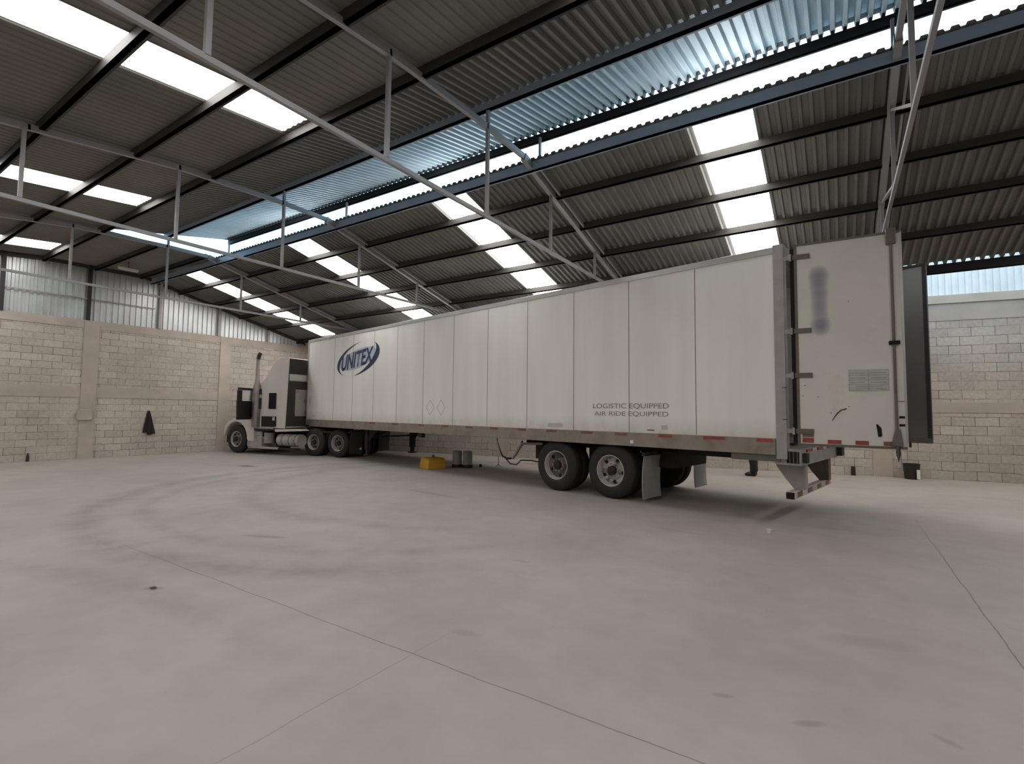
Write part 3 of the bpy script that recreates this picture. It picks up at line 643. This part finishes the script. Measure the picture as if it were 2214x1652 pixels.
# far door, inner face towards the camera
D2 = (19.33, -2.42, 20.745, -2.85)
door2 = hang(MB().box((.02,0,Z0),(1.42,.05,Z1)).build('rear_door', M_doorin, None, bevel=.006), *D2)
dpart('door_edge', M_dark, (1.415,-.012,Z0), (1.47,.06,Z1), door2)
dpart('door_edge', M_brown, (.02,-.014,Z0-.02), (1.47,.06,Z0+.06), door2); dpart('door_edge', M_dark, (.02,-.014,Z1-.03), (1.47,.06,Z1+.015), door2)
MB().tube([(1.17,.075,Z0-.10),(1.17,.075,Z1)], .017, 10).build('lock_rod', M_dark, door2)
MB().tube([(1.09,.075,Z0-.07),(1.09,.075,Z0+.1)], .02, 10).build('lock_rod', M_dark, door2)

# ------------------------------------------------------------------ tractor (local x: backwards from the front axle; y: away from camera)
K = empty('semi_tractor', (1.10,-3.50,0), math.atan2(.1406,.990))
tag(K, 'white bonneted truck tractor with sleeper and tall exhaust, coupled to the trailer', 'truck')
def kb(name, mt, a, b, parent=K, **kw): return MB().box(a, b).build(name, mt, parent, **kw)
kb('chassis_rail', M_under, (-.5,.72,.55), (4.95,.82,.80)); kb('chassis_rail', M_under, (-.5,1.5,.55), (4.95,1.6,.80))
fr_ = .50
for yy, sd in ((.02,-1),(2.28,1)): wheel(K, .06, yy, fr_, fr_, .27, M_rim_d, sd, dish=.06)
MB().tube([(.06,.1,.5),(.06,2.2,.5)], .06, 12).build('axle', M_under, K)
# hood with wheel arch: side profile extruded, plus rounded fender
arch = [(.06+.60*math.cos(a), .52+.60*math.sin(a)) for a in [math.pi*(1-i/14) for i in range(15)]]
side_prof = [(-.60,.72),(-.60,.52)] + arch[1:] + [(.74,.45),(1.0,.42),(1.0,1.24),(.55,1.28),(-.05,1.24),(-.38,1.12),(-.55,.95)]
def fender(y0, y1):
    vs = []; nn = len(side_prof)
    return MB().prism(side_prof, 'y', y0, y1)
hd = fender(.0,.36).build('fender', M_cab, K, bevel=.03); fender(2.21,2.57).build('fender', M_cab, K, bevel=.03)
hp = [(-.62,.62),(-.62,1.18),(-.45,1.40),(.45,1.52),(.95,1.55),(.95,.62)]
MB().prism(hp, 'y', .42, 2.15).build('hood', M_cab, K, bevel=.06)
MB().prism([(-.50,1.0),(-.45,1.12),(.1,1.25),(.9,1.27),(.9,.9)], 'y', .30, .50).build('hood_side', M_cab, K, bevel=.03)
kb('front_bumper', M_chrome, (-.68,.05,.36), (-.50,2.5,.62), bevel=.03)
kb('grille', M_dark, (-.64,.75,.66), (-.615,1.82,1.16))
kb('battery_box', M_cabg, (.62,.05,.25), (1.35,.55,.62), bevel=.03)
# cab: dark side door opening with window, pillars, roof
CABY = .18
cs = [(.42,1.24),(.55,2.05),(.62,2.28),(.72,2.36),(1.5,2.42),(1.5,.86),(.86,.86),(.80,1.22)]
MB().prism([(.30,1.20),(.45,2.20),(.55,2.34),(1.30,2.40),(1.30,.86),(.5,.86)], 'y', CABY+.10, 2.45-.1).build('cab', M_dark, K, bevel=.03)
cw = MB().prism([(.47,1.55),(.58,2.26),(.98,2.28),(.98,1.62)], 'y', CABY+.085, CABY+.10).build('side_window', M_glass, K)
MB().prism([(.56,1.68),(.64,2.22),(.90,2.24),(.90,1.68)], 'y', CABY+.075, CABY+.086).build('window_view', M_doorin, cw)
MB().prism([(.30,1.22),(.45,2.24),(.50,2.30),(.36,1.22)], 'y', CABY+.06, CABY+.11).build('windshield_pillar', M_dark, K)
# near-side door standing open, about 70 degrees out; window glass in its upper half
dux, duy = .342, -.940
def dbox(m_, d0, d1, z0, z1, t0=-.025, t1=.025):
    q = [(.76+d*dux-t*duy, .15+d*duy+t*dux) for d, t in ((d0,t0),(d1,t0),(d1,t1),(d0,t1))]
    return m_.add([(x,y,z0) for x,y in q]+[(x,y,z1) for x,y in q], [(0,3,2,1),(4,5,6,7),(0,1,5,4),(1,2,6,5),(2,3,7,6),(3,0,4,7)])
cdm = MB(); dbox(cdm, 0, .93, 1.22, 1.86); dbox(cdm, 0, .13, 1.86, 2.30); dbox(cdm, .70, .93, 1.86, 2.24); dbox(cdm, 0, .90, 2.25, 2.33)
cdo = cdm.build('cab_door', M_blkp, K, bevel=.012)
dbox(MB(), .13, .70, 1.86, 2.25, -.004, .004).build('door_glass', M_clear, cdo)
dbox(MB(), .10, .40, 1.74, 1.90, -.05, -.026).build('door_handle', M_white, cdo)
dbox(MB(), .05, .60, 1.40, 1.48, -.06, -.026).build('door_pocket', M_dark, cdo)
kb('roof_edge', M_dark, (.50,CABY+.05,2.29), (1.0,CABY+.12,2.335))
MB().box((.40,2.2,1.55),(.44,2.3,1.6)).build('windshield', M_glass, K)
kb('air_cleaner', M_white, (.28,.30,1.24), (.40,.42,1.34), bevel=.02)
kb('cab_step', M_frame, (.78,.02,.90), (1.95,.35,.96), bevel=.01); kb('cab_step', M_under, (.70,.03,.84), (2.0,.30,.90))
# sleeper with sloping roof fairing
sp_ = [(1.02,.93),(2.52,.93),(2.60,3.44),(2.38,3.46),(2.0,3.36),(1.75,3.12),(1.45,2.72),(1.18,2.45),(1.02,2.35)]
sb_ = [(1.02,.93),(2.35,.93),(2.35,3.40),(2.25,3.42),(2.0,3.36),(1.75,3.12),(1.45,2.72),(1.18,2.45),(1.02,2.35)]
slp = MB().prism(sb_, 'y', .06, 2.42).build('sleeper', M_cab, K, bevel=.03)
MB().prism([(2.20,.93),(2.50,.93),(2.60,3.40),(2.25,3.40)], 'y', .04, .075).build('side_extender', M_cab, K, bevel=.01)
MB().prism([(2.33,.95),(2.50,.95),(2.55,2.55),(2.33,2.55)], 'y', .076, .10).build('extender_lining', M_gapw, K)
MB().prism([(1.66,1.60),(1.66,2.16),(2.03,2.16),(2.03,1.60)], 'y', .045, .062).build('sleeper_window', M_glass, K, bevel=.005)
MB().prism([(1.34,.98),(1.34,1.34),(2.06,1.34),(2.06,1.00),(2.0,.98)], 'y', .04, .064).build('side_vent', M_hole, K)
kb('vent_label', M_paper, (1.90,.03,1.20), (2.0,.041,1.32))
kb('fairing_opening', M_gapw, (2.34,.14,2.84), (2.362,2.34,3.38)); kb('rear_wall_panel', M_cab, (2.345,.22,2.60), (2.40,2.30,2.82), bevel=.01)
kb('rear_wall_frame', M_gapw, (2.345,.12,1.0), (2.37,2.36,2.58)); kb('rear_vent', M_cabg, (2.36,.55,1.35), (2.39,1.1,2.30))
kb('hose_rack', M_dark, (2.37,.18,2.5), (2.42,.24,3.0))
# exhaust stack
MB().tube([(1.12,-.02,.95),(1.12,-.02,2.25),(1.13,-.02,2.40),(1.14,-.02,2.62),(1.13,-.02,3.05),(1.14,-.02,3.38),(1.16,-.01,3.50),(1.20,.02,3.58)], [.135,.135,.115,.075,.062,.062,.062,.058], 20).build('exhaust_stack', M_exh, K, smooth=True)
MB().tube([(1.145,-.025,3.36),(1.165,-.015,3.50),(1.205,.02,3.59)], [.066,.067,.062], 20).build('exhaust_tip', M_dark, K, smooth=True)
kb('exhaust_bracket', M_dark, (1.22,-.02,1.6), (1.28,.06,2.3)); kb('exhaust_bracket', M_chrome, (1.16,-.03,1.98), (1.30,.05,2.10))
# fuel tanks and steps
MB().tube([(2.05,.30,.52),(3.05,.30,.52)], .215, 28).build('fuel_tank', M_cabg, K, smooth=True)
for x_ in (2.28, 2.62, 2.9): MB().tube([(x_,.30,.52),(x_+.03,.30,.52)], .222, 28).build('tank_strap', M_brown, K)
MB().prism([(2.0,.80),(3.2,.86),(3.05,.92),(2.0,.90)], 'y', .06, .5).build('tank_step', M_cab, K, bevel=.01)
MB().tube([(1.50,.26,.40),(1.50,.26,.76)], .17, 20).build('air_tank', M_cabg, K, smooth=True)
kb('step_bar', M_cabg, (.66,.06,.20), (2.15,.16,.27), bevel=.01); kb('step_bar', M_under, (2.1,.1,.2), (3.0,.3,.26))
kb('side_skirt', M_cabg, (.70,.10,.28), (1.30,.16,.80), bevel=.02)
# tandem axles
for x_ in (3.35, 4.45):
    MB().tube([(x_,.6,.47),(x_,2.4,.47)], .08, 12).build('axle', M_under, K)
    wheel(K, x_, .50, .475, .47, .25, M_rim_d, -1); plain_tyre(K, x_, .78, .475, .47, .24)
    plain_tyre(K, x_, 1.75, .475, .47, .24); wheel(K, x_, 2.27, .475, .47, .25, M_rim_d, 1)
kb('quarter_fender', M_under, (2.95,.55,.60), (3.0,1.2,.95)); kb('cross_member', M_under, (4.85,.72,.45), (4.95,1.6,.82))
kb('fifth_wheel', M_under, (2.75,.95,.90), (3.55,1.9,.99)); kb('deck_plate', M_under, (2.45,.6,.80), (4.9,2.2,.86))
kb('deck_label', M_paper, (4.25,.59,.83), (4.6,.60,.87))
flap(K, 5.02, .52, 1.1, .14, .86, M_flapd); flap(K, 5.02, 1.95, 2.52, .14, .86, M_flapd)
kb('tail_light', M_white, (5.06,.9,.26), (5.08,.98,.33))

# ------------------------------------------------------------------ small things
def thing(o, label, cat, group=None): return tag(o, label, cat, group)
# yellow box with handle
yb = empty('storage_box', (10.02,-2.72,0), -.42)
thing(yb, 'yellow box with dark lid knob on the floor under the trailer', 'box')
MB().add([(-.30,-.28,0),(.30,-.28,0),(.28,.28,0),(-.28,.28,0),(-.27,-.25,.27),(.27,-.25,.27),(.25,.25,.27),(-.25,.25,.27)], [(0,3,2,1),(4,5,6,7),(0,1,5,4),(1,2,6,5),(2,3,7,6),(3,0,4,7)]).build('box_body', M_yel, yb, bevel=.02)
MB().box((-.26,-.24,.27),(.26,.24,.295)).build('box_lid', M_yel, yb, bevel=.01)
MB().tube([(-.0,0,.295),(0,0,.33),(.03,0,.36)], [.05,.035,.03], 10).build('lid_knob', M_brown, yb, smooth=True)
# pair of pale drums with black base
for i, (x, y, lb) in enumerate(((10.36,-2.08,'left one of two grey plastic drums standing close together beside the yellow box'),(10.66,-1.98,'right one of two grey plastic drums standing close together beside the yellow box'))):
    d_ = empty('plastic_drum', (x,y,0)); thing(d_, lb, 'drum', 'grey drums under the trailer')
    MB().lathe([(.06,0),(.06,.13),(.1,.135),(.42,.135),(.46,.12),(.46,0)], (0,0,0), 'z', 28).build('drum_body', M_greyp, d_, smooth=True)
    MB().lathe([(0,0),(0,.15),(.07,.15),(.085,.135),(.085,0)], (0,0,0), 'z', 28).build('drum_base', M_blkp, d_, smooth=True)
b_ = MB().lathe([(0,0),(0,.035),(.02,.045),(.07,.04),(.09,.0)], (0,0,0), 'z', 16).build('wheel_chock', M_blkp, smooth=True); b_.location = (10.85,-1.62,0)
thing(b_, 'small dark lump on the floor just right of the grey drums', 'chock')
s_ = empty('floor_stand', (11.25,-1.30,0)); thing(s_, 'small thin black tripod stand on the floor under the middle of the trailer', 'stand')
MB().tube([(0,0,.05),(0,0,.30)], .009, 8).build('stem', M_wire, s_)
for a in (0,2.1,4.2): MB().tube([(0,0,.07),(.10*math.cos(a),.10*math.sin(a),.008)], .008, 6).build('leg', M_wire, s_)
# bucket at the long wall
bk = empty('bucket', (21.0,2.95,0)); thing(bk, 'black bucket with a white strip standing against the block wall under the open door', 'bucket')
MB().lathe([(0,0),(0,.145),(.36,.175),(.37,.185),(.385,.185),(.385,.17),(.02,.14),(.02,0)], (0,0,0), 'z', 32).build('pail', M_blkp, bk, smooth=True)
MB().box((.085,-.185,.02),(.15,-.165,.25)).build('white_strip', M_white, bk)
p_ = MB().lathe([(0,0),(0,.055),(.22,.05),(.24,.03),(.24,0)], (0,0,0), 'z', 16).build('bottle', M_blkp, smooth=True); p_.location = (19.78,2.92,0)
thing(p_, 'small black bottle at the foot of the block wall left of the bucket', 'bottle')
p_ = MB().lathe([(0,0),(0,.04),(.17,.036),(.20,.018),(.25,.018),(.25,0)], (0,0,0), 'z', 16).build('bottle', M_blkp, smooth=True); p_.location = (-.24,-8.70,0)
thing(p_, 'small black bottle at the foot of the gable wall near the left edge', 'bottle')
# crumpled cup on the floor
c_ = MB().lathe([(0,0),(0,.022),(.05,.03),(.052,.033),(.046,.03),(.005,.02),(.005,0)], (0,0,0), 'z', 14).build('paper_cup', M_white, smooth=True); c_.location = (18.67,-5.16-.45,0)
thing(c_, 'tiny white paper cup on the bare floor in front of the trailer rear', 'cup')
# debris on the floor
dbr = MB()
for i in range(7): dbr.box((.012*i-.05,.02*math.sin(i*2.1),0),(.012*i-.02,.02*math.sin(i*2.1)+.018,.01+.006*(i%3)))
dbr = dbr.build('debris', M_brown); dbr.location = (14.36,-11.17,0); dbr.scale = (.7,.7,.6); thing(dbr, 'small brown scrap lying on the open floor at lower left', 'debris')
# cloth hanging on the gable wall
cl = MB(); rows = 14; cols = 16; vs = []
out = [(0,.035,-.02),(.25,.09,-.05),(.5,.14,-.07),(.75,.19,-.085),(1,.235,-.08)]
for j in range(rows+1):
    t = j/rows; z = 1.50-.80*t
    hw = .03+.165*t**.9; cx_ = .03*t
    for i in range(cols+1):
        s0 = -1+2*i/cols; x = cx_+hw*s0; zz = z
        if j == rows: zz = z + (.09 if s0 < -.35 else (.0 if s0 < .45 else .03)) - .02
        y = .03+.035*(.5+.5*math.sin(s0*7+t*2))*min(1,t*2+.2)*(1-.5*abs(s0))
        vs.append((x,y,zz))
cl.add(vs, [(j*(cols+1)+i,j*(cols+1)+i+1,(j+1)*(cols+1)+i+1,(j+1)*(cols+1)+i) for j in range(rows) for i in range(cols)])
cl = cl.build('hanging_cloth', M_cloth, smooth=True); md = cl.modifiers.new('s','SOLIDIFY'); md.thickness = .015; md.offset = 1
gx, gy_ = math.cos(gz), math.sin(gz)
cl.location = (gx*5.74, gy_*5.74, 0); cl.rotation_euler = (0,0,gz)
cl.scale = (-1,1,1)
thing(cl, 'dark jacket or cloth hanging from a nail on the gable block wall', 'cloth')
# rounded patch box on column
bx = MB().prism([(-.20,-.12),(-.17,-.17),(.15,-.17),(.20,-.10),(.19,.10),(.12,.16),(-.12,.16),(-.19,.10)], 'y', 0, .05).build('junction_box', M_conc, bevel=.015)
bx.location = (gx*7.46-.0+.036*math.cos(gz+math.pi/2), gy_*7.46+.036*math.sin(gz+math.pi/2), 1.36); bx.rotation_euler = (0,0,gz)
thing(bx, 'rounded sand-coloured box plastered onto the concrete column of the gable wall', 'box')
# small pale bar added under the end bay roof
lm = empty('pale_bar', (1.16,-7.0,5.86), 0); thing(lm, 'small pale bar hung under the dark roof above the gable cladding', 'lamp')
MB().box((-.03,-.27,0),(.03,.27,.05)).build('bar_body', M_white, lm); MB().tube([(0,-.25,-.02),(0,.25,-.02)], .016, 10).build('tube', M_white, lm)
MB().box((-.01,-.01,.05),(.01,.01,.26)).build('hanger', M_wire, lm)

# ------------------------------------------------------------------ person behind the trailer (only the lower leg shows under it)
def skin(name, mt, joints, edges, parent=None, root=0, sub=2):
    me = bpy.data.meshes.new(name); me.from_pydata([j[0] for j in joints], edges, []); me.update()
    o = bpy.data.objects.new(name, me); COL.objects.link(o); me.materials.append(mt)
    if parent: o.parent = parent
    sk = o.modifiers.new('skin','SKIN'); sk.use_smooth_shade = True
    L_ = me.skin_vertices[0].data
    for i, j in enumerate(joints):
        r_ = j[1]; L_[i].radius = r_ if isinstance(r_, tuple) else (r_, r_)
    L_[root].use_root = True
    s_ = o.modifiers.new('sub','SUBSURF'); s_.levels = s_.render_levels = sub
    return o
PX, PY = 17.62, 1.12
P = empty('person', (PX,PY,0), math.pi)      # local x forward (faces the gable wall)
tag(P, 'person in black trousers standing behind the trailer, lower legs showing under it', 'person')
J = [((0,0,.98),(.12,.15)),((0,0,1.20),(.11,.14)),((0,0,1.40),(.11,.17)),((0,0,1.50),.06),((.01,0,1.545),.06),((.025,0,1.60),(.085,.075)),((.03,0,1.67),(.112,.095)),((.015,0,1.74),(.105,.09)),((.01,0,1.775),(.07,.06))]
E_ = [(0,1),(1,2),(2,3),(3,4),(4,5),(5,6),(6,7),(7,8)]
def chain(start, pts):
    pr = start
    for p in pts: J.append(p); E_.append((pr, len(J)-1)); pr = len(J)-1
    return pr
for sgn in (-1,1):
    chain(0, [((.0,.09*sgn,.90),.085),((.02,.10*sgn,.50),.058),((0,.10*sgn,.28),.052),((-.01,.10*sgn,.09),.038),((.07,.10*sgn,.045),.035),((.15,.10*sgn,.03),.028)])
    h_ = chain(2, [((0,.19*sgn,1.40),.055),((.0,.24*sgn,1.12),.042),((.06,.25*sgn,.90),.030),((.08,.25*sgn,.83),(.034,.018))])
    for k_, (dx, ln) in enumerate(((-.028,.055),(-.010,.07),(.010,.075),(.028,.068))):
        chain(h_, [((.085+dx,.25*sgn,.80),.010),((.09+dx,.245*sgn,.80-ln*.5),.009),((.10+dx,.235*sgn,.80-ln),.008)])
    chain(h_, [((.115,.245*sgn,.815),.011),((.13,.235*sgn,.785),.009)])
skin('body', M_skin, J, E_, P)
TJ = [((0,0,1.0),(.135,.165)),((0,0,.93),(.13,.16))]; TE = [(0,1)]
for sgn in (-1,1):
    b0 = len(TJ); TJ += [((.0,.095*sgn,.84),.10),((.03,.105*sgn,.55),.115),((.0,.105*sgn,.30),.088),((.0,.105*sgn,.15),.09),((.0,.105*sgn,.075),.09)]
    TE += [(1,b0),(b0,b0+1),(b0+1,b0+2),(b0+2,b0+3),(b0+3,b0+4)]
skin('trousers', M_trou, TJ, TE, P)
SJ = [((0,0,.86),(.17,.20)),((0,0,1.02),(.155,.19)),((0,0,1.22),(.15,.185)),((0,0,1.40),(.14,.20)),((0,0,1.48),(.09,.10))]; SE = [(0,1),(1,2),(2,3),(3,4)]
for sgn in (-1,1):
    b0 = len(SJ); SJ += [((0,.20*sgn,1.40),.068),((0,.245*sgn,1.12),.055),((.05,.255*sgn,.94),.045)]; SE += [(3,b0),(b0,b0+1),(b0+1,b0+2)]
skin('shirt', M_shirt, SJ, SE, P)
for sgn in (-1,1):
    skin('shoe', M_blkp, [((-.07,.10*sgn,.055),(.05,.055)),((.05,.10*sgn,.055),(.052,.055)),((.15,.10*sgn,.045),(.052,.044)),((.21,.10*sgn,.035),(.04,.034))], [(0,1),(1,2),(2,3)], P)
MB().lathe([(-.06,.082),(-.02,.098),(.03,.096),(.065,.07),(.085,.035),(.09,0)], (.0,0,1.715), 'z', 28).build('hair', M_blkp, P, smooth=True)
for sgn in (-1,1):
    MB().lathe([(-.012,0),(-.008,.008),(0,.011),(.008,.008),(.012,0)], (.102,.032*sgn,1.665), 'x', 12).build('eye', M_white, P, smooth=True)
    MB().lathe([(-.008,0),(-.006,.018),(.006,.022),(.008,0)], (.02,.090*sgn,1.655), 'y', 14).build('ear', M_skin, P, smooth=True)
MB().prism([(.095,1.675),(.128,1.632),(.098,1.625)], 'y', -.013, .013).build('nose', M_skin, P, bevel=.004)
MB().box((.095,-.024,1.598),(.104,.024,1.606)).build('mouth', M_brown, P, bevel=.002)
